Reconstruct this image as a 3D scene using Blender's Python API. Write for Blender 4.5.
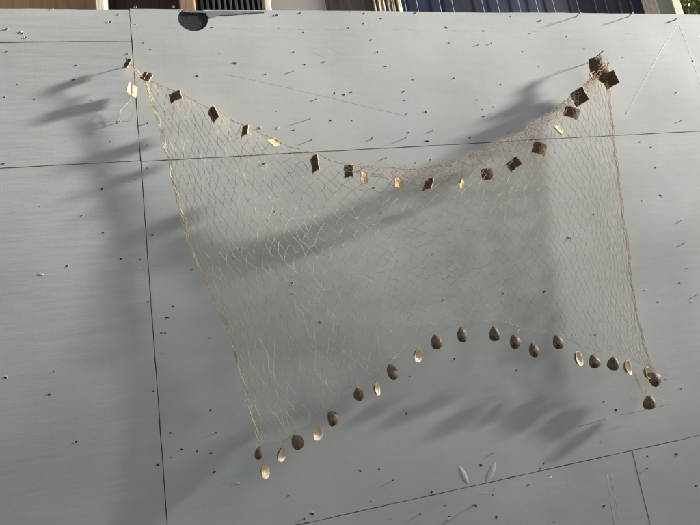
import bpy, bmesh, math, random
import numpy as np
from mathutils import Vector, Matrix, noise

for o in list(bpy.data.objects):
    bpy.data.objects.remove(o, do_unlink=True)
S = bpy.context.scene
COL = S.collection
random.seed(11)
rnd = random.uniform

# ------------------------------------------------------------------ camera
# vanishing points of the board joints give the lens (26 mm equivalent) and the pose
F = 504.0
ax = Vector((2157, 230, -F)).normalized()
az = Vector((-385, 2507, -F)); az = (az - ax * az.dot(ax)).normalized()
ay = az.cross(ax)
ROT = Matrix((ax, ay, az))                       # camera space -> world space
CAM = Vector((0.0, -1.28, 1.35))
cd = bpy.data.cameras.new('camera'); cam = bpy.data.objects.new('camera', cd); COL.objects.link(cam)
cam.matrix_world = Matrix.Translation(CAM) @ ROT.to_4x4()
cd.sensor_fit = 'HORIZONTAL'; cd.sensor_width = 36; cd.lens = 36 * F / 700
cd.clip_start = 0.02; cd.clip_end = 400
S.camera = cam
S.render.resolution_x = 1024; S.render.resolution_y = 768

# ------------------------------------------------------------------ light
BLOCKER_Z = 1.67      # height on the wall where half of the sun's disc is hidden by the added unseen spruce
ELEV_IN, GRAZE = math.radians(16.5), math.radians(9.0)
SUN = Vector((math.cos(GRAZE) * math.cos(ELEV_IN), -math.sin(GRAZE), math.cos(GRAZE) * math.sin(ELEV_IN)))
w = bpy.data.worlds.new('World'); S.world = w; w.use_nodes = True
nt = w.node_tree; bg = nt.nodes['Background']
sky = nt.nodes.new('ShaderNodeTexSky'); sky.sky_type = 'NISHITA'; sky.sun_disc = False
sky.dust_density = 3.0; sky.ozone_density = 0.6
sky.sun_elevation = math.asin(SUN.z); sky.sun_rotation = math.atan2(SUN.x, SUN.y)
nt.links.new(sky.outputs[0], bg.inputs[0]); bg.inputs[1].default_value = 0.05
sl = bpy.data.lights.new('sun', 'SUN'); sl.energy = 5.0; sl.angle = math.radians(4.0); sl.color = (1.0, 0.965, 0.92)
so = bpy.data.objects.new('sun', sl); COL.objects.link(so)
so.rotation_euler = SUN.to_track_quat('Z', 'Y').to_euler(); so.location = (6, -3, 5)
S.view_settings.view_transform = 'Standard'; S.view_settings.look = 'None'
S.view_settings.exposure = 1.62; S.view_settings.gamma = 1

# ------------------------------------------------------------------ helpers
def P(px, py, d=0.0):
    """pixel of the photograph -> point d metres in front of the wall face (y = 0)"""
    r = ROT @ Vector((px - 350, -(py - 262.5), -F))
    return CAM + r * ((-d - CAM.y) / r.y)

def obj(name, me, mats=None, parent=None, label=None, cat=None, group=None, kind=None, loc=None):
    if isinstance(me, bmesh.types.BMesh):
        bm = me; me = bpy.data.meshes.new(name); bm.to_mesh(me); bm.free()
    o = bpy.data.objects.new(name, me); COL.objects.link(o)
    if mats is not None and me is not None and not me.materials:
        for m in (mats if isinstance(mats, (list, tuple)) else [mats]): me.materials.append(m)
    if parent: o.parent = parent
    if label: o['label'] = label
    if cat: o['category'] = cat
    if group: o['group'] = group
    if kind: o['kind'] = kind
    if loc is not None: o.location = loc
    return o

def empty(name, loc, label, cat, group=None):
    o = obj(name, None, label=label, cat=cat, group=group, loc=loc)
    o.empty_display_size = 0.05
    return o

def box_bm(bm, x0, x1, y0, y1, z0, z1, bevel=0):
    m = Matrix.Translation(((x0+x1)/2, (y0+y1)/2, (z0+z1)/2)) @ Matrix.Diagonal((x1-x0, y1-y0, z1-z0, 1))
    g = bmesh.ops.create_cube(bm, size=1, matrix=m)
    if bevel:
        es = list({e for v in g['verts'] for e in v.link_edges})
        bmesh.ops.bevel(bm, geom=es, offset=bevel, segments=2, affect='EDGES', profile=0.6)
    return bm

class Tubes:
    """many thin tubes joined into one mesh"""
    def __init__(s, sides=4): s.v = []; s.f = []; s.n = sides
    def add(s, pts, r, r1=None, cap=True):
        pts = [Vector(p) for p in pts]; n = s.n; k = len(pts); b = len(s.v)
        for i, p in enumerate(pts):
            t = (pts[min(i+1, k-1)] - pts[max(i-1, 0)])
            t = t.normalized() if t.length > 1e-9 else Vector((0, 0, 1))
            ref = Vector((0, 1, 0)) if abs(t.y) < 0.9 else Vector((1, 0, 0))
            a = t.cross(ref).normalized(); c = t.cross(a)
            rr = r if r1 is None else r + (r1 - r) * i / (k - 1)
            for j in range(n):
                th = 2 * math.pi * j / n
                s.v.append(p + a * (rr * math.cos(th)) + c * (rr * math.sin(th)))
        for i in range(k - 1):
            for j in range(n):
                j2 = (j + 1) % n
                s.f.append((b+i*n+j, b+i*n+j2, b+(i+1)*n+j2, b+(i+1)*n+j))
        if cap:
            s.f.append(tuple(b+j for j in reversed(range(n)))); s.f.append(tuple(b+(k-1)*n+j for j in range(n)))
    def knot(s, p, r):
        b = len(s.v)
        for d in ((1,0,0),(-1,0,0),(0,1,0),(0,-1,0),(0,0,1),(0,0,-1)):
            s.v.append(Vector(p) + Vector(d) * (r * rnd(0.7, 1.3)))
        for f in ((0,2,4),(2,1,4),(1,3,4),(3,0,4),(2,0,5),(1,2,5),(3,1,5),(0,3,5)):
            s.f.append(tuple(b+i for i in f))
    def mesh(s, name, smooth=True):
        me = bpy.data.meshes.new(name); me.from_pydata([tuple(v) for v in s.v], [], s.f)
        if smooth: me.polygons.foreach_set('use_smooth', [True] * len(me.polygons))
        me.update(); return me

def spline(pts, n):
    """Catmull-Rom through pts, n samples evenly spread in arc length"""
    p = [Vector(q) for q in pts]; p = [p[0]*2 - p[1]] + p + [p[-1]*2 - p[-2]]
    out = []
    for i in range(1, len(p) - 2):
        for k in range(12):
            t = k / 12; a, b, c, d = p[i-1:i+3]
            out.append(0.5 * ((2*b) + (c-a)*t + (2*a-5*b+4*c-d)*t*t + (3*b-a-3*c+d)*t**3))
    out.append(p[-2])
    L = [0]
    for i in range(1, len(out)): L.append(L[-1] + (out[i]-out[i-1]).length)
    def at(u):
        s = max(0, min(1, u)) * L[-1]
        lo = 0
        for i in range(1, len(L)):
            if L[i] >= s: lo = i - 1; break
        else: lo = len(L) - 2
        t = (s - L[lo]) / max(1e-9, L[lo+1] - L[lo])
        return out[lo].lerp(out[lo+1], t)
    return at

# ------------------------------------------------------------------ materials
def mat(name, color, rough=0.7, spec=0.5, var=0.0, vscale=8.0, bump=0.0, bscale=60.0, bdist=0.002, stretch=(1,1,1), color2=None, sheen=0, trans=0):
    m = bpy.data.materials.new(name); m.use_nodes = True
    t = m.node_tree; N = t.nodes; L = t.links; b = N['Principled BSDF']
    b.inputs['Base Color'].default_value = (*color, 1)
    b.inputs['Roughness'].default_value = rough; b.inputs['Specular IOR Level'].default_value = spec
    tc = N.new('ShaderNodeTexCoord'); mp = N.new('ShaderNodeMapping'); mp.inputs['Scale'].default_value = stretch
    L.new(tc.outputs['Object'], mp.inputs[0])
    if var or color2:
        n = N.new('ShaderNodeTexNoise'); n.inputs['Scale'].default_value = vscale; n.inputs['Detail'].default_value = 6
        L.new(mp.outputs[0], n.inputs[0])
        r = N.new('ShaderNodeValToRGB'); r.color_ramp.elements[0].position = 0.3; r.color_ramp.elements[1].position = 0.7
        c2 = color2 or tuple(c * (1 - var) for c in color)
        r.color_ramp.elements[0].color = (*c2, 1); r.color_ramp.elements[1].color = (*color, 1)
        L.new(n.outputs[0], r.inputs[0]); L.new(r.outputs[0], b.inputs['Base Color'])
    if bump:
        n = N.new('ShaderNodeTexNoise'); n.inputs['Scale'].default_value = bscale; n.inputs['Detail'].default_value = 5
        L.new(mp.outputs[0], n.inputs[0])
        bp = N.new('ShaderNodeBump'); bp.inputs['Strength'].default_value = bump; bp.inputs['Distance'].default_value = bdist
        L.new(n.outputs[0], bp.inputs['Height']); L.new(bp.outputs[0], b.inputs['Normal'])
    return m

def paint_material(name, seed, grain=1.0):
    """grey wall paint: semi-matt, brush streaks, roller stipple, faint dirt"""
    m = bpy.data.materials.new(name); m.use_nodes = True
    t = m.node_tree; N = t.nodes; L = t.links; b = N['Principled BSDF']
    geo = N.new('ShaderNodeNewGeometry')
    off = N.new('ShaderNodeVectorMath'); off.operation = 'ADD'; off.inputs[1].default_value = (seed * 3.7, 0, seed * 1.9)
    L.new(geo.outputs['Position'], off.inputs[0])
    def nz(scale, detail, st=(1, 1, 1), rough=0.5):
        mp = N.new('ShaderNodeMapping'); mp.inputs['Scale'].default_value = st; L.new(off.outputs[0], mp.inputs[0])
        n = N.new('ShaderNodeTexNoise'); n.inputs['Scale'].default_value = scale; n.inputs['Detail'].default_value = detail
        n.inputs['Roughness'].default_value = rough
        L.new(mp.outputs[0], n.inputs[0]); return n.outputs[0]
    def mul(a, k):
        q = N.new('ShaderNodeMath'); q.operation = 'MULTIPLY'; L.new(a, q.inputs[0]); q.inputs[1].default_value = k; return q.outputs[0]
    def add(a, c):
        q = N.new('ShaderNodeMath'); q.operation = 'ADD'; L.new(a, q.inputs[0]); L.new(c, q.inputs[1]); return q.outputs[0]
    ramp = N.new('ShaderNodeValToRGB'); L.new(nz(3.5, 8), ramp.inputs[0])
    ramp.color_ramp.elements[0].position = 0.25; ramp.color_ramp.elements[1].position = 0.75
    ramp.color_ramp.elements[0].color = (0.455, 0.472, 0.458, 1); ramp.color_ramp.elements[1].color = (0.556, 0.580, 0.570, 1)
    L.new(ramp.outputs[0], b.inputs['Base Color'])
    rr = N.new('ShaderNodeMapRange'); L.new(nz(9, 4), rr.inputs[0]); rr.inputs['To Min'].default_value = 0.62; rr.inputs['To Max'].default_value = 0.75
    L.new(rr.outputs[0], b.inputs['Roughness'])
    b.inputs['Specular IOR Level'].default_value = 0.2
    # heights in metres
    h = mul(nz(330, 2), 0.00014)                              # roller stipple
    h = add(h, mul(nz(30, 5, (0.18, 1, 1.6)), 0.00065 * grain))   # horizontal grain under the paint
    h = add(h, mul(nz(7, 3, (0.5, 1, 1.2)), 0.0011))           # hollows
    h = add(h, mul(nz(55, 3, (1, 1, 0.12)), 0.00010))         # vertical brush drag
    bp = N.new('ShaderNodeBump'); bp.inputs['Strength'].default_value = 1.0; bp.inputs['Distance'].default_value = 1.0
    L.new(h, bp.inputs['Height']); L.new(bp.outputs[0], b.inputs['Normal'])
    return m

M_paint = [paint_material('grey_paint_%d' % i, i + 1, g) for i, g in enumerate((0.7, 1.5, 0.9))]
M_raised = mat('grey_paint_raised', (0.525, 0.538, 0.515), 0.6)
M_gap = mat('dark_backing', (0.035, 0.03, 0.026), 0.9)
M_hole = mat('nail_hole_dark', (0.06, 0.056, 0.052), 0.9, color2=(.02, .018, .016), vscale=300)
M_plug = mat('slate_plug', (0.022, 0.026, 0.03), 0.75, var=0.35, vscale=120, bump=0.5, bscale=300)
M_scuff = mat('bare_scuff', (0.30, 0.30, 0.29), 0.8, var=0.5, vscale=90, stretch=(1, 1, 4))
M_twine = mat('net_twine', (0.80, 0.68, 0.51), 0.75, 0.3, var=0.35, vscale=40)
M_cord_l = mat('pale_cord', (0.84, 0.73, 0.52), 0.75, 0.3, var=0.25, vscale=160)
M_cord_r = mat('rusty_cord', (0.70, 0.40, 0.25), 0.8, 0.3, var=0.3, vscale=160)
M_cord_t = mat('top_cord_twine', (0.72, 0.52, 0.36), 0.8, 0.3, var=0.3, vscale=160)
M_bark = mat('bark_outside', (0.20, 0.115, 0.065), 0.8, 0.3, color2=(0.09, 0.05, 0.032), vscale=70, bump=0.7, bscale=160, stretch=(1, 1, 4))
M_wood = mat('bark_inside', (0.76, 0.60, 0.36), 0.7, 0.3, color2=(0.55, 0.38, 0.20), vscale=60, stretch=(1, 1, 6))
M_shell_o = mat('shell_outside', (0.33, 0.215, 0.13), 0.5, 0.5, color2=(0.08, 0.048, 0.03), vscale=75, bump=0.7, bscale=160, stretch=(1.6, 1, 1))
M_shell_i = mat('shell_inside', (0.82, 0.75, 0.60), 0.4, 0.5, color2=(0.62, 0.48, 0.30), vscale=60)
M_nail = mat('dark_steel', (0.05, 0.045, 0.045), 0.5, 0.5, var=0.4, vscale=200)
M_red = mat('red_pin_head', (0.22, 0.025, 0.02), 0.35)

# ------------------------------------------------------------------ ground
bm = bmesh.new()
bmesh.ops.create_grid(bm, x_segments=2, y_segments=2, size=60)
obj('ground', bm, mat('yard_concrete', (0.10, 0.093, 0.082), 0.9, var=0.3, vscale=2, bump=0.4, bscale=40), kind='structure')

# ------------------------------------------------------------------ wall of painted boards
wall = empty('board_wall', (0.4, 0, 0), 'grey painted partition of butted boards, pocked with nail holes', 'wall')
WO = Vector((0.4, 0, 0))
TH = 0.012
def panel(x0, x1, z0, z1, dy, m, ragged=0.0006, hole=None, res=0.03, tilt=(0, 0)):
    nx = max(2, int((x1-x0)/res)); nz = max(2, int((z1-z0)/res))
    bm = bmesh.new(); vs = []
    sx, sz = 3.1, 7.7
    for j in range(nz + 1):
        row = []
        for i in range(nx + 1):
            x = x0 + (x1-x0)*i/nx; z = z0 + (z1-z0)*j/nz
            ex = rnd(-1, 1)*ragged if i in (0, nx) else 0
            ez = rnd(-1, 1)*ragged if j in (0, nz) else 0
            u, v = i/nx - .5, j/nz - .5
            y = dy + 0.0022 * noise.noise(Vector((x*3+sx, 0, z*3+sz))) + tilt[0]*u + tilt[1]*v
            row.append(bm.verts.new((x+ex, y, z+ez)))
        vs.append(row)
    for j in range(nz):
        for i in range(nx):
            bm.faces.new((vs[j][i], vs[j][i+1], vs[j+1][i+1], vs[j+1][i]))
    bmesh.ops.recalc_face_normals(bm, faces=bm.faces[:])
    ge = bmesh.ops.extrude_face_region(bm, geom=bm.faces[:])
    for v in ge['geom']:
        if isinstance(v, bmesh.types.BMVert): v.co.y = TH
    bmesh.ops.recalc_face_normals(bm, faces=bm.faces[:])
    for v in bm.verts: v.co -= WO
    for e in bm.edges: e.smooth = len(e.link_faces) == 2 and e.calc_face_angle(0) < .5
    o = obj('panel', bm, [m], wall)
    for p in o.data.polygons: p.use_smooth = True
    if hole:
        cbm = bmesh.new()
        bmesh.ops.create_cone(cbm, segments=40, radius1=hole[2], radius2=hole[2], depth=0.1, cap_ends=True,
                              matrix=Matrix.Translation(Vector((hole[0], 0, hole[1]))) @ Matrix.Rotation(math.pi/2, 4, 'X'))
        cut = obj('cutter', cbm)
        md = o.modifiers.new('b', 'BOOLEAN'); md.operation = 'DIFFERENCE'; md.object = cut; md.solver = 'EXACT'
        bpy.context.view_layer.update(); dg = bpy.context.evaluated_depsgraph_get()
        me = bpy.data.meshes.new_from_object(o.evaluated_get(dg))
        o.modifiers.clear(); o.data = me
        bpy.data.objects.remove(cut, do_unlink=True)
    return o

TOP, JM, JB = 2.380, 1.932, 1.004
XL, XR = -0.2005, 1.008
g = 0.0011
hp = P(193, 18.6)
HOLE = (hp.x, hp.z, 0.0405)
pans = []
pans.append(panel(-1.41, XL-g, 2.279+g*.7, TOP-0.003, 0.0002, M_paint[1]))      # upper left strip
pans.append(panel(-1.41, XL-g, JM+g+.002, 2.279-g*.7, 0.0040, M_paint[1], tilt=(-.0084, 0)))
pans.append(panel(-1.41, XL-g, 0.006, JM-g+.002, 0.0042, M_paint[1], tilt=(-.0084, 0)))
pans.append(panel(XL+g, 2.216, JM+g, TOP, -0.0001, M_paint[0], hole=HOLE))
pans.append(panel(XL+g, 2.216, JB+g, JM-g, 0.0002, M_paint[2]))
pans.append(panel(XL+g, XR-g*.8, 0.006, JB-g, 0.0003, M_paint[2]))
pans.append(panel(XR+g*.8, 2.216, 0.006, JB-g, -0.0003, M_paint[0]))
bm = box_bm(bmesh.new(), -1.41-.4, 2.216-.4, 0.026, 0.044, 0.0, TOP-0.006)
obj('backing_board', bm, M_gap, wall)
bm = box_bm(bmesh.new(), -1.41-.4, XL-.002-.4, 0.0145, 0.0245, 2.30, TOP+0.004, 0.001)
obj('cap_strip', bm, mat('red_brown_edge', (0.30, 0.13, 0.08), 0.8, var=0.4, vscale=50), wall)
for x in (-0.2, 1.008, 2.15, -1.35):
    bm = box_bm(bmesh.new(), x-.4-.045, x-.4+.045, 0.0445, 0.09, 0.0, TOP-0.008)
    obj('stud', bm, mat('stud_timber', (0.4, 0.27, 0.15), 0.8, var=0.3, vscale=20, stretch=(4, 4, .4)), wall)
# dark disc seen in the round cut-out, and the rubbed patch beside it
bm = bmesh.new()
bmesh.ops.create_cone(bm, segments=48, radius1=.0398, radius2=.0398, depth=0.012, cap_ends=True,
                      matrix=Matrix.Translation(Vector((HOLE[0], 0.0085, HOLE[1])) - WO) @ Matrix.Rotation(math.pi/2, 4, 'X'))
for v in bm.verts: v.co.z = min(v.co.z, TOP - .002)
bmesh.ops.remove_doubles(bm, verts=bm.verts[:], dist=.0002)
obj('slate_plug', bm, M_plug, wall)

def blob_patch(pts, d, material, name, parent, thick=0.0004):
    bm = bmesh.new(); f = [bm.verts.new(P(x, y, d) - WO) for x, y in pts]
    fc = bm.faces.new(f)
    r = bmesh.ops.extrude_face_region(bm, geom=[fc])
    for v in r['geom']:
        if isinstance(v, bmesh.types.BMVert): v.co.y += thick + 0.001
    bmesh.ops.recalc_face_normals(bm, faces=bm.faces[:])
    return obj(name, bm, material, parent)
blob_patch([(206,11),(214,10.6),(230,10.8),(250,11),(266,11.2),(258,12.6),(244,13.2),(232,14.8),(220,15),(210,18.5),(206.5,15)], 0.0016, M_scuff, 'scuff', pans[3])
blob_patch([(180,10),(192,10.2),(206,11),(205,13),(196,12.4),(186,12.2)], 0.0018, M_scuff, 'scuff', pans[3])

# --- nail holes, chips and ridges in the paint (positions read off the photograph)
def hole_mesh(k):
    bm = bmesh.new(); n = 9
    r = [rnd(.75, 1.25) for _ in range(n)]
    el = rnd(.6, 1.0)
    def ring(rad, y): return [bm.verts.new((math.cos(2*math.pi*i/n)*rad*r[i], y*rnd(.4, 1.3), math.sin(2*math.pi*i/n)*rad*r[i]*el)) for i in range(n)]
    a = ring(0.0047, 0.0008); b = ring(0.0039, -0.0004); c = ring(0.0034, -0.0003); d = ring(0.0031, -0.0002)
    up = rnd(0, 6.28)                       # the lip stands up on one side only
    for i in range(n):
        b[i].co.y -= .0016*max(0, math.cos(2*math.pi*i/n - up))**2
    ctr = bm.verts.new((0, -0.0002, 0))
    for p, q in ((a, b), (b, c), (c, d)):
        for i in range(n):
            bm.faces.new((p[i], p[(i+1) % n], q[(i+1) % n], q[i])).material_index = 0 if q is not d else 1
    for i in range(n): bm.faces.new((d[i], d[(i+1) % n], ctr)).material_index = 1
    bmesh.ops.recalc_face_normals(bm, faces=bm.faces[:])
    me = bpy.data.meshes.new('nail_hole'); bm.to_mesh(me); bm.free()
    me.materials.append(M_raised); me.materials.append(M_hole)
    return me
def chip_mesh(k):
    bm = bmesh.new(); bmesh.ops.create_icosphere(bm, subdivisions=2, radius=1)
    for v in bm.verts:
        v.co *= 1 + .9 * noise.noise(v.co * 2.3 + Vector((k*9, 0, 0)))
        v.co = Vector((v.co.x*.0048, v.co.y*.0016, v.co.z*.0026))
    me = bpy.data.meshes.new('paint_chip'); bm.to_mesh(me); bm.free(); me.materials.append(M_raised)
    return me
HM = [hole_mesh(k) for k in range(7)]; CM = [chip_mesh(k) for k in range(5)]

def panel_of(p):
    if p.x < XL:
        return pans[0] if p.z > 2.279 else pans[1] if p.z > JM else pans[2]
    return pans[3] if p.z > JM else pans[4] if p.z > JB else pans[5] if p.x < XR else pans[6]
def local_y(pan, p):
    hit, loc, nrm, _ = pan.ray_cast(Vector((p.x, -0.1, p.z)) - WO, Vector((0, 1, 0)))
    return loc.y if hit else 0.0
bpy.context.view_layer.update()

crops = [
 ((0,0), 'h', [(65,98),(75,110),(18,85),(12,283),(50,245),(215,232),(265,292),(220,190),(345,42),(320,65),(395,72),(322,412),(430,423),(430,490),(8,478),(420,125),(440,145),(620,80),(640,155),(575,222),(685,185),(672,112),(395,20),(370,158),(18,150),(100,290),(505,20)]),
 ((230,0), 'h', [(142,82),(185,152),(215,95),(218,188),(103,216),(390,40),(390,68),(345,82),(410,117),(430,152),(452,193),(630,80),(640,125),(533,232),(652,228),(505,267),(510,293),(355,268),(305,272),(332,275),(135,325),(85,375),(138,375),(185,380),(293,352),(355,352),(515,333),(570,328),(520,387),(415,403),(445,463),(585,465),(540,475),(100,477),(222,483),(575,412),(12,185),(95,35),(205,38),(135,45),(440,55),(540,38),(275,180),(350,35)]),
 ((460,0), 'h', [(148,48),(68,90),(203,98),(310,107),(182,150),(230,193),(362,142),(118,247),(50,292),(85,293),(98,312),(65,320),(68,340),(240,330),(475,167),(450,368),(525,413),(557,430),(678,177),(28,402),(140,388),(565,457),(570,488),(235,60),(630,270)]),
 ((0,170), 'h', [(115,106),(238,133),(300,183),(297,55),(195,280),(408,262),(432,385),(505,397),(488,430),(470,475),(395,28),(445,190),(352,260),(560,290),(482,475),(612,490)]),
 ((230,170), 'h', [(10,258),(180,330),(260,445),(420,52),(440,125),(130,120),(620,380),(590,245)]),
 ((460,170), 'h', [(660,287),(395,480),(315,197),(390,130),(530,90),(585,75),(125,360),(245,355),(640,330)]),
 ((0,345), 'h', [(470,25),(155,77),(142,145),(220,283),(447,135),(497,257),(497,328),(575,310),(615,315),(625,370),(460,350),(530,305),(613,190),(15,95)]),
 ((230,345), 'h', [(515,200),(22,405),(240,492),(435,362),(588,428),(628,468),(640,500),(655,40),(525,92),(380,367),(468,508),(170,440)]),
 ((460,345), 'h', [(165,73),(420,165),(245,345),(235,360),(200,408),(100,420),(95,437),(105,502),(278,512),(545,325),(630,318),(688,410),(645,128),(455,190),(420,470),(60,350)]),
 ((0,0), 'c', [(60,95),(150,28),(350,352)]), ((230,0), 'c', [(630,78),(140,372),(88,372),(295,468)]),
 ((0,170), 'c', [(455,275),(410,288),(120,305)]), ((230,170), 'c', [(180,335),(185,360)]),
 ((460,170), 'c', [(540,350),(580,383),(675,385)]), ((0,345), 'c', [(690,405)]),
 ((230,345), 'c', [(415,455),(640,508)]), ((460,345), 'c', [(260,380),(415,280),(600,100),(205,180),(278,515)]),
]
for (ox, oy), kind, pts in crops:
    for (cx, cy) in pts:
        p = P(ox + cx*240/700, oy + cy*240/700); pan = panel_of(p)
        if (Vector((p.x, p.z)) - Vector(HOLE[:2])).length < HOLE[2] + .006: continue
        o = obj('nail_hole' if kind == 'h' else 'paint_chip', random.choice(HM if kind == 'h' else CM), parent=pan)
        o.location = (p.x - WO.x, local_y(pan, p), p.z)
        o.rotation_euler = (0, rnd(-.5, .5) + random.choice((0, math.pi)), 0); s = rnd(.5, 1.05) if kind == 'h' else rnd(.5, 1.0)
        o.scale = (s*rnd(.7, 1.8), s*rnd(.7, 1.2), s)

def ridge(name, pts, r, m, sink=0.6, wob=0.0, parent=None, dots=False):
    T = Tubes(6); at = spline([P(*q) for q in pts], 10)
    n = max(6, int(sum((P(*pts[i+1])-P(*pts[i])).length for i in range(len(pts)-1)) / 0.008))
    pan = parent or panel_of(at(.5)); q = []
    for i in range(n + 1):
        p = at(i/n); y = local_y(pan, p)
        p = Vector((p.x - WO.x + rnd(-1, 1)*wob, y + r*sink + rnd(0, .3)*r, p.z + rnd(-1, 1)*wob)); q.append(p)
    if dots:
        for p in q: T.knot(p, r * rnd(.6, 1.3))
    else: T.add(q, r)
    return obj(name, T.mesh(name), m, pan)
ridge('paint_ridge', [(678,24),(660,52),(640,88),(626,114)], .0011, M_raised, .45, .0004)
ridge('paint_ridge', [(679,24),(688,48),(697,74),(705,100)], .0010, M_raised, .5, .0004)
ridge('paint_ridge', [(230,28),(320,29.5),(450,30),(560,32),(700,36)], .0016, M_raised, .75, .0003)
ridge('scratch', [(226,74.5),(270,84),(330,98),(405,116)], .0004, M_hole, .55, .0003)
ridge('scratch', [(330,48),(342,55)], .0003, M_hole, .55)
ridge('scratch', [(314,53),(328,59)], .0003, M_hole, .55)
ridge('paint_ridge', [(312,440),(340,457),(370,476),(402,501)], .0011, M_raised, .3, .0005, dots=True)
ridge('paint_ridge', [(316,440),(344,457),(373,474),(404,499)], .0011, M_raised, .3, .0005, dots=True)
ridge('paint_ridge', [(607,475),(609,490),(612,508),(615,527)], .0018, M_raised, .6, .0003)
ridge('paint_ridge', [(611,475),(614,490),(617,508),(620,527)], .0015, M_raised, .6, .0003)
ridge('scratch', [(577,427),(590,423.5),(606,419)], .0007, M_hole, .55)
ridge('paint_ridge', [(590,396),(620,394),(650,395),(668,404)], .0007, M_raised, .72)
ridge('scratch', [(620,415),(645,410),(670,404)], .0006, M_hole, .55)
ridge('paint_ridge', [(481,411),(500,419),(520,420),(537,412)], .0010, M_raised, .72)
ridge('paint_ridge', [(520,420),(535,427),(548,438)], .0009, M_raised, .72)
ridge('paint_ridge', [(160,405),(190,410),(225,415),(258,422)], .0011, M_raised, .3, .0012, dots=True)
ridge('paint_ridge', [(424,396),(428,404),(427,415)], .0016, M_raised, .72)
ridge('paint_ridge', [(628,252),(650,249),(680,255)], .0012, M_raised, .7, .001, dots=True)
ridge('paint_ridge', [(532,474),(540,480),(552,477)], .0016, M_raised, .72)
ridge('scratch', [(476,494),(490,494)], .0007, M_hole, .55)
# two long lumps of filler above the lower joint
def lump(pts, wdt, h):
    at = spline([P(*q) for q in pts], 10); bm = bmesh.new(); pan = panel_of(at(.5)); rows = []
    for i in range(13):
        t = i/12; p = at(t); d = (at(min(1, t+.02)) - at(max(0, t-.02))).normalized(); nx = Vector((d.z, 0, -d.x))
        wv = wdt * math.sin(math.pi * (0.06 + .88*t)) ** .6; y = local_y(pan, p); row = []
        for j in range(9):
            a = math.pi * j/8
            q = p - WO + nx * (wv * math.cos(a)); q.y = y + .0006 - h * math.sin(a) * math.sin(math.pi*(0.05+.9*t))**.5
            row.append(bm.verts.new(q))
        rows.append(row)
    for i in range(12):
        for j in range(8): bm.faces.new((rows[i][j], rows[i][j+1], rows[i+1][j+1], rows[i+1][j])).smooth = True
    bmesh.ops.recalc_face_normals(bm, faces=bm.faces[:])
    obj('filler_lump', bm, M_raised, pan)
lump([(459,466),(463,474),(468,484)], .0075, .0020)
lump([(495,462),(491,472),(486,482)], .009, .0020)

# ------------------------------------------------------------------ nails
def nail(px, py, length, r, label, group=None, head=1.9, tilt=(0, 0), name='nail', headmat=None, sphere=False):
    p = P(px, py); y = local_y(panel_of(p), p) + 0.004
    d = Vector((tilt[0], -1, tilt[1])).normalized()
    root = empty(name, Vector((p.x, y, p.z)), label, 'nail' if name != 'push_pin' else 'pin', group)
    T = Tubes(8); T.add([(0, 0, 0), d * (length + .004 - r*.5)], r); obj('shank', T.mesh('shank'), M_nail, root)
    T = Tubes(10); e = d * (length + .004)
    if sphere:
        bm = bmesh.new(); bmesh.ops.create_uvsphere(bm, u_segments=12, v_segments=8, radius=r*head, matrix=Matrix.Translation(e))
        obj('head', bm, headmat or M_nail, root)
    else:
        T.add([e - d*r*.8, e - d*r*.1, e], r*head); obj('head', T.mesh('head'), headmat or M_nail, root)
    return p + d * length
_t = P(603, 51, .046) - P(590, 62.5)
N_R = nail(590, 62.5, _t.length, .0016, 'long dark nail holding the upper right corner of the net', tilt=(-_t.x/_t.y, -_t.z/_t.y))
N_L = nail(129, 66, .030, .0014, 'dark nail holding the upper left corner of the net', tilt=(0, .05))
nail(576, 17, .020, .0014, 'bare nail near the wall top above the blue gridded panel edge, casting a long shadow', tilt=(.05, .05))
nail(628, 17, .019, .0014, 'bare nail at the wall top before the brown board, casting a long shadow', tilt=(.1, .05))
nail(674, 20, .008, .0017, 'bent nail where two paint ridges meet at the wall top', tilt=(.6, .1))
G = 'small nails left in the grey boards'
for x, y, l in ((310,119,.009),(311,140,.006),(405,138.5,.006),(386,158,.004),(372,139,.003),(432,131,.003),(293,71.5,.004),(316,99.5,.003),(117,123,.008),(491,43.5,.003),(478,45,.003),(681,121,.004),(681,221,.004),(683,244,.004),(697,295,.005),(216,433,.004),(393,480,.005),(304,518,.005),(420,514,.005),(493,453,.004),(646,468,.004),(148,123,.004),(240,250,.003),(570,238,.003)):
    p_ = P(x, y)
    where = ('in the left boards beside the net' if p_.x < XL else 'under the lower board joint' if p_.z < JB else
             'in the right boards beyond the rusty net cord' if x > 645 else 'seen through the netting' if 200 < y < 300 else
             'in the bare board below the shells' if y > 350 else 'in the top board above the net')
    nail(x, y, l, .0011, 'small nail stub ' + where, G, head=1.5, tilt=(rnd(-.15, .15), rnd(-.15, .15)))
nail(474, 505, .012, .0011, 'pin with a round dark red head under the lower joint', name='push_pin', headmat=M_red, sphere=True, head=3)

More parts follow.
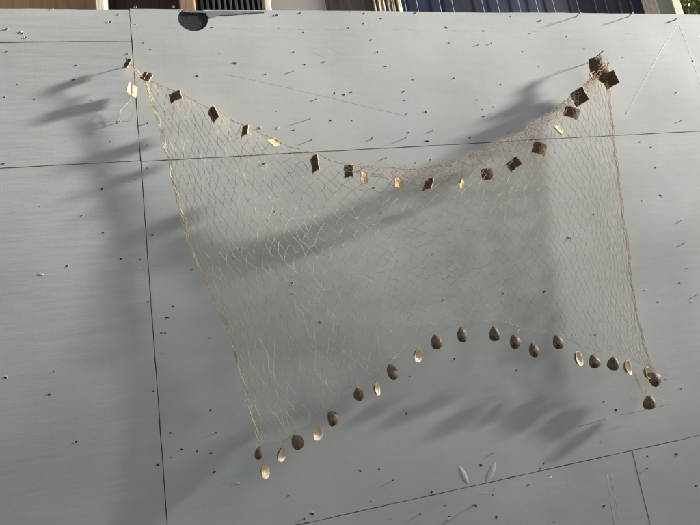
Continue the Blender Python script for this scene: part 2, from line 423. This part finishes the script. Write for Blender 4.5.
# ------------------------------------------------------------------ the net
net = empty('fishing_net', Vector((0.45, -0.045, 1.5)), 'small pale fishing net with wooden floats and shell weights, hung on the grey wall', 'net')
NO = net.location.copy()
def PP(q): return P(q[0], q[1], q[2])
topc = [(144,78,.028),(176,92,.034),(212,109,.042),(243,125,.050),(274,139,.056),(313,154,.062),(348,164,.066),(380,168,.068),(410,169,.070),(440,165,.068),(466,157,.065),(490,148,.060),(514,136,.056),(540,120,.050),(560,106,.046),(575,94,.044),(588,82,.042),(599,70,.040),(607,64,.040)]
leftc = [(144,78,.028),(158,122,.026),(171,170,.024),(186,232,.024),(203,278,.026),(222,318,.029),(238,365,.033),(250,412,.038),(259,441,.042)]
rightc = [(607,64,.040),(608,84,.040),(612,125,.039),(618,170,.038),(622,205,.038),(628,250,.037),(634,300,.037),(643,340,.036),(652,371,.036)]
botc = [(259,441,.042),(281,443,.045),(299,429,.048),(318,416,.051),(336,402,.054),(358,381,.058),(376,374,.060),(394,358,.062),(416,343,.064),(437,330,.064),(463,325,.062),(495,322,.060),(516,327,.056),(536,334,.053),(559,333,.050),(577,346,.046),(595,350,.043),(612,353,.040),(628,356,.038),(652,371,.036)]
cT, cL, cR, cB = (spline([PP(q) for q in c], 10) for c in (topc, leftc, rightc, botc))
def noisy(at, k, amp, sc):
    def f(u):
        e = min(1, 12*u, 12*(1-u))
        n = Vector((noise.noise(Vector((u*sc, k, 1))), noise.noise(Vector((u*sc, k, 5)))*.6, noise.noise(Vector((u*sc, k, 9))) + .5*noise.noise(Vector((u*sc*2.3, k, 13)))))
        return at(u) + n*amp*e
    return f
cT, cB, cL, cR = noisy(cT, 1.5, .0045, 26), noisy(cB, 4.5, .0085, 30), noisy(cL, 7.5, .004, 22), noisy(cR, 9.5, .004, 22)
c00, c10, c01, c11 = cT(0), cT(1), cB(0), cB(1)
NC, NR = 54, 33
def warp(t): return t - .36*math.sin(2*math.pi*t)/(2*math.pi) + .02*math.sin(math.pi*t)
def coons(u, v):
    p = cT(u)*(1-v) + cB(u)*v + cL(v)*(1-u) + cR(v)*u - (c00*(1-u)*(1-v) + c10*u*(1-v) + c01*(1-u)*v + c11*u*v)
    m = 16*u*(1-u)*v*(1-v)
    p.y -= 0.016*m
    # slack: the middle drops in shallow folds
    mid = math.sin(math.pi*u)
    fold = noise.noise(Vector((u*5.5, v*3.0, 2.3))) * .018 + math.sin(9*u + 5*v + 2*noise.noise(Vector((u*2, v*2, 5)))) * .006
    p.y += fold * m**.7
    p.z += m**.8 * (-.012 + .022*noise.noise(Vector((u*6, v*5, 9.1))))
    p.x += m**.8 * .016*noise.noise(Vector((u*6, v*5, 17.7)))
    p.y = min(p.y, -.006)
    return p
node = {}
for r in range(NR + 1):
    v = r / NR
    # rows crowd under the top cord in the slack middle
    for c in range(NC + 1 if r % 2 == 0 else NC):
        t = (c + (0.5 if r % 2 else 0)) / NC
        u = warp(t); vv = v + .05*math.sin(math.pi*u)*(v**2 - v)
        p = coons(u, vv)
        if 0 < r < NR and 0 < c < NC:
            a = .0022 + .0045*(16*u*(1-u)*vv*(1-vv))
            p += Vector((rnd(-a, a), rnd(-a, a), rnd(-a, a)*1.2))
        node[r, c] = p
T = Tubes(4)
TR = 0.00050
for r in range(NR):
    for c in range(NC + 1 if r % 2 == 0 else NC):
        a = node[r, c]
        for c2 in ((c-1, c) if r % 2 == 0 else (c, c+1)):
            if (r+1, c2) not in node: continue
            b = node[r+1, c2]; L0 = (b-a).length
            slack = max(0.0, .026 - L0)
            amp = .32*math.sqrt(max(0, slack*L0)) * rnd(.15, 1.0)
            dr = Vector((rnd(-1, 1), rnd(-1, .6), rnd(-1.3, .4))).normalized() * amp
            pts = [a, a.lerp(b, .27) + dr*rnd(.4, .9), a.lerp(b, .55) + dr, a.lerp(b, .8) + dr*rnd(.2, .7), b]
            for q in pts: q.y = min(q.y, -.004)
            T.add([q - NO for q in pts], TR, cap=False)
        T.knot(a - NO, .0011)
obj('netting', T.mesh('netting'), M_twine, net, kind='stuff')

def cord(name, at, u0, u1, r, m, strands=2, off=.0022, n=90, turns=14, jit=.0012):
    T = Tubes(5)
    for k in range(strands):
        pts = []; ph = 2*math.pi*k/strands + rnd(0, 1)
        for i in range(n + 1):
            u = u0 + (u1-u0)*i/n; p = at(u) - NO; a = ph + turns*2*math.pi*i/n + 2*noise.noise(Vector((i*.11, k*3, 1)))
            o_ = off*(1 + .7*noise.noise(Vector((i*.13, k*7, 4))))
            pts.append(p + Vector((math.cos(a)*o_, math.sin(a)*o_*.7, 0)) + Vector((rnd(-jit, jit), 0, rnd(-jit, jit)*.4)))
        T.add(pts, r)
    return obj(name, T.mesh(name), m, net)
cord('top_cord', cT, 0, 1, .00050, M_cord_t, 2, .0012, 140, 16, .0006)
cord('bottom_cord', cB, 0, 1, .00040, M_twine, 2, .0018, 200, 12, .0006)
cord('side_cord', cL, 0, 1, .00070, M_cord_l, 3, .0030, 110, 9)
cord('side_cord', cR, 0, 1, .00060, M_cord_r, 3, .0034, 110, 9)
# selvage loops gathered along the two sides
T = Tubes(4)
for at, sgn, m_ in ((cL, 1, 0), (cR, -1, 0)):
    for k in range(40 if sgn > 0 else 16):
        u = rnd(0, .97); a = at(u) - NO; b = at(min(1, u + rnd(.03, .08))) - NO
        w_ = sgn*rnd(.001, .014)
        mid = a.lerp(b, .5) + Vector((w_, rnd(-.004, .004), 0))
        T.add([a, a.lerp(mid, .6) + Vector((w_*.3, 0, 0)), mid, mid.lerp(b, .5), b], .00045, cap=False)
obj('selvage', T.mesh('selvage'), M_cord_l, net, kind='stuff')
# gathered mesh slumped in loose folds along the right half of the top cord
T = Tubes(4)
for layer in range(2):
    gc, gr = 46, 5; gn = {}
    for r in range(gr + 1):
        for c in range(gc + 1):
            t = (c + (.5 if r % 2 else 0))/gc; u = min(1, .36 + .64*t + .01*noise.noise(Vector((c*.3, r*.5, layer*5))))
            env = math.sin(math.pi*min(1, .15 + .85*t))**.6
            dz = (-.058*r/gr*rnd(.6, 1.1) + .006)*env + .012*env*noise.noise(Vector((c*.25, r*.3, layer*9)))
            gn[r, c] = cT(u) - NO + Vector((rnd(-.003, .003), -.003 - .010*layer + rnd(-.005, .005), dz + rnd(-.003, .003)))
    for r in range(gr):
        for c in range(gc + 1):
            for c2 in ((c-1, c) if r % 2 == 0 else (c, c+1)):
                if (r+1, c2) not in gn or random.random() < .12: continue
                a_, b_ = gn[r, c], gn[r+1, c2]; dr = Vector((rnd(-1, 1), rnd(-1, 1), rnd(-1.4, .3)))*rnd(.0004, .0024)
                T.add([a_, a_.lerp(b_, .3) + dr*.8, a_.lerp(b_, .65) + dr, b_], .00048, cap=False)
            T.knot(gn[r, c], .0011)
obj('gathered_netting', T.mesh('gathered_netting'), M_cord_t, net, kind='stuff')
# corner ties to the nails, loose ends
T = Tubes(5)
def strand(pts, r=.0006): T.add([p - NO for p in [spline(pts, 10)(i/14) for i in range(15)]], r)
for k in range(5):
    strand([cT(0), cT(0).lerp(N_L, .5) + Vector((rnd(-.004, .004), rnd(-.003, .003), rnd(-.008, .002))), N_L + Vector((rnd(-.002, .002), .003, .0012))])
for k in range(9):
    strand([cT(1) + Vector((0, 0, rnd(-.03, 0))), cT(.985).lerp(N_R, .4) + Vector((rnd(-.006, .02), rnd(-.008, .004), rnd(-.01, .012))), N_R.lerp(P(590, 62.5), .35) + Vector((rnd(-.002, .002), 0, .0016))])
strand([P(131,84,.02), P(133,97,.02), P(133,112,.016), P(129,121,.012), P(120,120,.010), P(119,112,.010), P(127,104,.012), P(131,92,.016)], .0005)
strand([P(131,86,.02), P(130,100,.014), P(122,108,.008), P(118,122,.004)], .0005)
strand([cL(.01), P(138,84,.03), P(132,88,.024)], .0005)
strand([cL(.03), P(141,80,.03), P(126,60,.03)], .0007)
strand([P(257,445,.04), P(262,452,.04), P(264,461,.04)], .0009)
strand([P(259,441,.042), P(256,446,.042), P(258,450,.04)], .0008)
strand([P(646,370,.036), P(645,385,.036), P(647,399,.034)], .0006)
strand([P(634,372,.036), P(640,388,.035), P(645,399,.034)], .0006)
strand([P(229,421,.02), P(240,420,.02), P(250,424,.028), P(256,430,.04)], .0005)
strand([P(631,398,.02), P(640,400,.03), P(647,398,.034), P(658,399,.03), P(664,402,.02)], .0005)
for k in range(16):
    u = rnd(.02, .98); a = cB(u)
    strand([a, a + Vector((rnd(-.012, .012), rnd(-.006, .006), rnd(-.004, .012))), a + Vector((rnd(-.022, .022), rnd(-.012, .006), rnd(-.012, .010)))], .00045)
obj('loose_ends', T.mesh('loose_ends'), M_twine, net, kind='stuff')

# --- floats: curled squares of bark, dark outside, pale inside
PXM = 0.00235
def float_mesh(k, W, H, curl, thick=.0022):
    bm = bmesh.new(); nx, nz = 8, 5; fr = []; bk = []
    jit = [[rnd(-.0009, .0009) for _ in range(2)] for _ in range((nx+1)*(nz+1))]
    for layer, y0 in ((fr, 0), (bk, thick)):
        for j in range(nz+1):
            row = []
            for i in range(nx+1):
                x = (i/nx-.5)*W; z = -(j/nz)*H + .003; e = jit[j*(nx+1)+i]
                edge = i in (0, nx) or j in (0, nz)
                y = y0 + curl * (2*i/nx-1)**2 * W*.5 + (e[0]*.5)
                row.append(bm.verts.new((x + (e[0] if edge else 0), y, z + (e[1] if edge else 0))))
            layer.append(row)
    for j in range(nz):
        for i in range(nx):
            bm.faces.new((fr[j][i], fr[j+1][i], fr[j+1][i+1], fr[j][i+1])).material_index = 0
            bm.faces.new((bk[j][i], bk[j][i+1], bk[j+1][i+1], bk[j+1][i])).material_index = 1
    def side(a, b, c, d): bm.faces.new((a, b, c, d)).material_index = 1
    for i in range(nx):
        side(fr[0][i], fr[0][i+1], bk[0][i+1], bk[0][i]); side(fr[nz][i+1], fr[nz][i], bk[nz][i], bk[nz][i+1])
    for j in range(nz):
        side(fr[j+1][0], fr[j][0], bk[j][0], bk[j+1][0]); side(fr[j][nx], fr[j+1][nx], bk[j+1][nx], bk[j][nx])
    bmesh.ops.recalc_face_normals(bm, faces=bm.faces[:])
    me = bpy.data.meshes.new('float'); bm.to_mesh(me); bm.free()
    me.materials.append(M_bark); me.materials.append(M_wood)
    return me
# px, py, width, height (px), roll deg, yaw deg (0 bark to the viewer, 180 pale side to the viewer; - turns bark to the left), depth
floats = [
 (126,63,10,10,35,-45,.026),(146,76,10,9,30,-15,.030),(175,96,12,10,-12,-20,.036),(212,115,13,12,-18,-62,.044),(131,90,11,12,12,-128,.020),
 (243,131,12,10,5,-62,.052),(274,143,10,9,-35,-152,.058),(313,164,12,15,-4,-66,.064),(348,171,9,11,12,-40,.068),(363,178,8,10,3,-150,.070),
 (398,183,9,9,4,-158,.072),(427,184,11,11,16,-66,.072),(460,182,11,8,35,-118,.070),(488,174,10,10,3,-8,.064),(514,164,11,8,-30,-28,.060),
 (540,148,11,11,28,-14,.056),(558,131,10,8,-35,-150,.052),(572,112,12,10,30,-14,.050),(579,97,11,12,-12,-58,.050),(591,77,9,6,-30,-150,.046),
 (596.5,64,10,12,8,-20,.044),(603,73,11,11,-36,-16,.050),(610,80,10,11,-12,-48,.046)]
for k, (px, py, wd, ht, roll, yaw, dep) in enumerate(floats):
    sc = (CAM.y + dep) / CAM.y
    ctr = P(px, py, dep)
    loc_scale = (P(px+1, py, dep) - P(px, py, dep)).length
    W, H = wd*loc_scale*1.08, ht*loc_scale*1.08
    o = obj('float', float_mesh(k, W, H, rnd(.10, .30)), parent=net)
    rm = Matrix.Rotation(math.radians(roll), 3, 'Y') @ Matrix.Rotation(math.radians(yaw), 3, 'Z') @ Matrix.Rotation(rnd(-.2, .2), 3, 'X')
    o.matrix_parent_inverse = Matrix()
    o.rotation_euler = rm.to_euler()
    o.location = ctr - NO - rm @ Vector((0, 0, -H/2 + .003))
    # tie: a loop from the float's pierced top edge to the top cord
    best = min((cT(i/200) for i in range(201)), key=lambda q: (q - ctr).length)
    inv = rm.transposed(); a = Vector((0, -.001, -.001)); e = inv @ (best - NO - o.location)
    Tt = Tubes(5); Tt.add([a + Vector((0, .004, -.002)), a + Vector((0, -.0015, .0)), a.lerp(e, .4) + Vector((.0015, -.001, 0)), e], .00055)
    Tt.knot(a + Vector((0, -.001, 0)), .0018); Tt.knot(e, .0016)
    obj('tie', Tt.mesh('tie'), M_twine, o)

# --- shells: half shells, brown outside, pale inside
def shell_mesh(W, H, depth):
    bm = bmesh.new(); nr, ns = 7, 20; outer = []; inner = []
    ph = rnd(0, 6)
    for layer, k in ((outer, 1.0), (inner, .88)):
        for i in range(nr + 1):
            t = i/nr; row = []
            if i == 0:
                row = [bm.verts.new((0, -depth*k if layer is outer else -depth*.80, -H*.45))]
            else:
                for j in range(ns):
                    a = 2*math.pi*j/ns
                    # egg outline narrowing to the hinge at the top
                    rx = W/2*math.sin(a)*(1 - .22*math.cos(a)); rz = H/2*math.cos(a)
                    ir = 1 + .04*math.sin(3*a + ph) + .02*math.sin(7*a + 2*ph)
                    kk = k if i < nr else (1 if layer is outer else .93)
                    x = rx*t*kk*ir; z = -H*.45 + (rz + .0)*t*kk*ir
                    y = -depth*(1 - t**2.4)**.75 * (1 if layer is outer else .80) * (1 + .05*math.sin(22*t + ph))
                    row.append(bm.verts.new((x, y, z)))
            layer.append(row)
    for layer, mi in ((outer, 0), (inner, 1)):
        for j in range(ns):
            f = bm.faces.new((layer[0][0], layer[1][j], layer[1][(j+1) % ns])); f.material_index = mi; f.smooth = True
        for i in range(1, nr):
            for j in range(ns):
                f = bm.faces.new((layer[i][j], layer[i+1][j], layer[i+1][(j+1) % ns], layer[i][(j+1) % ns])); f.material_index = mi; f.smooth = True
    for j in range(ns):
        bm.faces.new((outer[nr][j], inner[nr][j], inner[nr][(j+1) % ns], outer[nr][(j+1) % ns])).material_index = 1
    bmesh.ops.recalc_face_normals(bm, faces=bm.faces[:])
    me = bpy.data.meshes.new('shell'); bm.to_mesh(me); bm.free()
    me.materials.append(M_shell_o); me.materials.append(M_shell_i)
    return me
# px, py, width, height, roll, yaw (0 brown dome to the viewer, + turns the hollow side into the sun), depth
shells = [
 (258,453,9,12,8,-40,.042),(264,471,11,14,-4,-130,.042),(281,454,11,14,16,-130,.047),(297.5,442.5,11,14,-14,-5,.050),(317,432.5,10,14,6,-150,.053),
 (334,418,12,14,-18,25,.056),(358,394,9,12,8,-28,.060),(376,388.5,11,13,18,-128,.062),(393,371.5,10,14,-8,8,.064),(417,355,11,13,18,-142,.066),
 (437,341.5,10,13,4,-10,.066),(463,335,10,13,-4,12,.064),(495,334,9,13,2,-12,.062),(516,341.5,10,12,4,6,.058),(535,350,10,12,-6,14,.055),
 (559,342,10,12,-12,8,.052),(577.5,358.5,11,13,16,-152,.048),(595.5,361.5,10,11,0,0,.045),(612.5,363.5,9,11,24,-55,.042),(627,367,10,12,26,-155,.040),
 (647,373,9,10,-6,-155,.038),(655.5,378,12,12,-30,8,.040),(648.5,402,9,12,22,-62,.034)]
for k, (px, py, wd, ht, roll, yaw, dep) in enumerate(shells):
    ctr = P(px, py, dep); ls = (P(px+1, py, dep) - ctr).length
    W, H = wd*ls*1.12, ht*ls*1.10
    o = obj('shell', shell_mesh(W, H, W*rnd(.30, .42)), parent=net)
    rm = Matrix.Rotation(math.radians(roll), 3, 'Y') @ Matrix.Rotation(math.radians(yaw), 3, 'Z') @ Matrix.Rotation(rnd(-.15, .25), 3, 'X')
    o.rotation_euler = rm.to_euler()
    o.location = ctr - NO - rm @ Vector((0, -W*.15, -H*.45))
    best = min((cB(i/200) for i in range(201)), key=lambda q: (q - ctr).length)
    if k == 22: best = P(646, 396, .034)
    if k == 1: best = P(264, 461, .04)
    inv = rm.transposed(); a = Vector((0, -W*.03, H*.04)); e = inv @ (best - NO - o.location)
    Tt = Tubes(5); Tt.add([a + Vector((0, .002, -H*.10)), a + Vector((0, -.001, 0)), a.lerp(e, .5) + Vector((.001, -.001, 0)), e], .00055)
    Tt.add([a + Vector((-.001, -W*.16, -H*.12)), a, e], .0005)
    Tt.knot(a, .0021); Tt.knot(e, .0016)
    obj('tie', Tt.mesh('tie'), M_twine, o)

# ------------------------------------------------------------------ what stands behind the wall and shows over its top
def behind(px0, px1, y0, y1, top, name, label, cat, m, bevel=.004):
    a = P(px0, 4, -y0); b = P(px1, 4, -y0)
    root = obj(name, box_bm(bmesh.new(), -(b.x-a.x)/2, (b.x-a.x)/2, 0, y1-y0, 0, top, bevel), m, label=label, cat=cat, loc=((a.x+b.x)/2, y0, 0))
    return root
wd = lambda n, c, c2: mat(n, c, .8, .3, color2=c2, vscale=12, stretch=(5, 5, .35), bump=.4, bscale=30)
behind(-60, 97, .20, .24, 3.1, 'timber_board', 'wide tan timber board standing behind the left end of the wall', 'board', wd('tan_board', (.62, .38, .21), (.42, .24, .13)))
behind(95, 105, .12, .17, 3.1, 'timber_post', 'pale post between the tan board and the dark plank behind the wall', 'post', wd('pale_post', (.72, .64, .48), (.6, .5, .36)))
behind(101, 183, .26, .30, 3.1, 'timber_plank', 'dark brown plank standing behind the wall above its round cut-out', 'plank', wd('dark_plank', (.06, .04, .03), (.03, .022, .018)))
behind(179, 195, .12, .17, 3.1, 'timber_batten', 'narrow brown batten beside the dark slatted crate behind the wall', 'batten', wd('brown_batten', (.30, .19, .12), (.2, .12, .08)))
a = P(193, 4, -.2); b = P(267, 4, -.2)
cr = empty('slatted_screen', ((a.x+b.x)/2, .2, 0), 'dark slatted screen standing behind the wall beside a cream post', 'screen')
ms = mat('dark_slat', (.045, .05, .055), .6); hw = (b.x-a.x)/2
obj('back_sheet', box_bm(bmesh.new(), -hw, hw, .022, .030, 0, 3.0), M_gap, cr)
nS = 13; sm = None
for i in range(nS):
    x = -hw + (i+.5)*2*hw/nS
    if sm is None:
        o = obj('slat', box_bm(bmesh.new(), -.004, .004, 0, .02, 0, 3.0, .001), ms, cr); sm = o.data
    else: o = obj('slat', sm, parent=cr)
    o.location = (x, 0, 0)
behind(264, 271, .12, .17, 3.1, 'timber_post', 'cream post between the dark slatted screen and the grey sheet', 'post', wd('cream_post', (.78, .70, .52), (.66, .56, .4)))
behind(268.5, 326, .245, .26, 3.1, 'grey_sheet', 'plain grey sheet standing behind the wall beside the cream post', 'sheet', mat('grey_sheet', (.24, .235, .225), .7, var=.1, vscale=4))
behind(323, 380, .28, .32, 3.1, 'weathered_plank', 'weathered grey brown plank between the grey sheet and the canes', 'plank', wd('weathered', (.36, .30, .25), (.16, .13, .11)))
a = P(388, 4, -.13)
cn = empty('cane_bundle', (a.x, .13, 0), 'bundle of pale dry canes leaning behind the wall by the blue panel', 'canes')
mc = mat('dry_cane', (.66, .54, .36), .7, color2=(.42, .32, .2), vscale=25)
for i in range(11):
    T = Tubes(7); x = -.040 + i*.0085; l = rnd(-.03, .03)
    T.add([(x*.7, rnd(0, .04), 0), (x + l*.3, rnd(0, .03), 1.5), (x + l, rnd(0, .03), 3.05)], .0055, .0038)
    obj('cane', T.mesh('cane'), mc, cn)
a = P(377, 4, -.2); b = P(645, 4, -.2)
bp_ = empty('blue_panel', ((a.x+b.x)/2, .2, 0), 'dark blue panel with a pale wire grid standing behind the wall', 'panel')
hw = (b.x-a.x)/2
obj('sheet', box_bm(bmesh.new(), -hw, hw, .012, .03, 0, 3.0), mat('navy_sheet', (.006, .014, .060), .5, .3, color2=(.003, .006, .016), vscale=9, stretch=(2.5, 1, .8)), bp_)
mw = mat('pale_wire', (.30, .36, .42), .4)
wm = None
for i in range(15):
    if wm is None:
        T = Tubes(5); T.add([(0, .006, 0), (.0, .006, 3.0)], .0012); wm = T.mesh('wire')
        wm.materials.append(mw)
    o = obj('wire', wm, parent=bp_); o.location = (-hw + (i+.5)*2*hw/15 + rnd(-.03, .03), 0, 0); o.rotation_euler = (0, rnd(-.012, .004), 0)
hm = None
for z in (2.525, 2.62, 2.74, 2.86):
    if hm is None:
        T = Tubes(5); T.add([(-hw, .0092, 0), (hw, .0092, 0)], .0014); hm = T.mesh('cross_wire'); hm.materials.append(mw)
    o = obj('cross_wire', hm, parent=bp_); o.location = (0, 0, z)
behind(640, 677, .26, .30, 3.1, 'timber_board', 'dark olive brown board between the blue panel and the sunlit post', 'board', wd('olive_board', (.09, .066, .045), (.05, .036, .026)))
behind(672.5, 681, .14, .20, 3.1, 'timber_post', 'bright cream post beside the green shrub at the wall top', 'post', wd('sun_post', (.80, .74, .55), (.7, .6, .42)))
a = P(705, 6, -.45)
sh = empty('shrub', (a.x, .45, 0), 'leafy green shrub showing over the wall beside the cream post', 'shrub')
T = Tubes(6)
for i in range(9):
    dx, dy = rnd(-.25, .25), rnd(-.1, .15)
    T.add([(0, 0, 0), (dx*.5, dy*.5, 1.4), (dx, dy, 2.95)], .012, .003)
obj('stem', T.mesh('stem'), wd('stem', (.16, .11, .07), (.1, .07, .04)), sh)
vs, fs = [], []
for i in range(9000):
    c = Vector((random.gauss(0, .17), rnd(-.16, .22), rnd(1.9, 3.1))); l = rnd(.02, .045)
    d = Vector((rnd(-1, 1), rnd(-1, 1), rnd(-.6, .8))).normalized(); s = d.cross(Vector((rnd(-1, 1), rnd(-1, 1), rnd(-1, 1)))).normalized()
    k = len(vs); vs += [c, c + d*l*.5 + s*l*.28, c + d*l, c + d*l*.5 - s*l*.28]; fs.append((k, k+1, k+2, k+3))
me = bpy.data.meshes.new('foliage'); me.from_pydata([tuple(v) for v in vs], [], fs)
obj('foliage', me, mat('leaf', (.16, .24, .06), .55, color2=(.36, .32, .18), vscale=9), sh, kind='stuff')

# ------------------------------------------------------------------ added spruce shape outside the frame, put there to thin sun on lower boards
h2 = Vector((SUN.x, SUN.y, 0)).normalized(); lat = Vector((-h2.y, h2.x, 0))
TD, TH_, SL = 9.6, 7.2, math.tan(math.radians(20))
zr = BLOCKER_Z + TD * SUN.z / math.hypot(SUN.x, SUN.y)
base = Vector((0.45, 0, 0)) + h2*TD - lat*((TH_ - zr)*SL); base.z = 0
tr = empty('added_sun_blocker', base, 'added spruce-shaped sun blocker out of view, dimming the lower boards', 'sun_blocker')
T = Tubes(10); T.add([(0, 0, 0), (0.03, 0, 3), (0, .02, 6), (0, 0, TH_ - .3)], .16, .015)
obj('trunk', T.mesh('trunk'), wd('blocker_bark', (.12, .085, .06), (.07, .05, .035)), tr)
vs, fs = [], []
rs = random.Random(5)
for i in range(900):
    z0 = .9 + (TH_ - 1.0) * (1 - math.sqrt(rs.random())) ; R_ = (TH_ - z0)*SL*rs.uniform(.85, 1.12); a = rs.uniform(0, 2*math.pi)
    for j in range(9):
        t = (j + rs.random())/9; c = Vector((math.cos(a)*R_*t, math.sin(a)*R_*t, z0 - .22*R_*t*t + rs.uniform(-.05, .05)))
        d = Vector((math.cos(a), math.sin(a), -.35)); sd = Vector((-math.sin(a), math.cos(a), rs.uniform(-.9, .9))).normalized()
        l, w2 = rs.uniform(.16, .30), rs.uniform(.07, .15)
        k = len(vs); vs += [c, c + d*l*.5 + sd*w2, c + d*l, c + d*l*.5 - sd*w2]; fs.append((k, k+1, k+2, k+3))
me = bpy.data.meshes.new('crown'); me.from_pydata([tuple(v) for v in vs], [], fs)
obj('crown', me, mat('blocker_needles', (.045, .075, .03), .7, color2=(.025, .045, .02), vscale=3), tr)
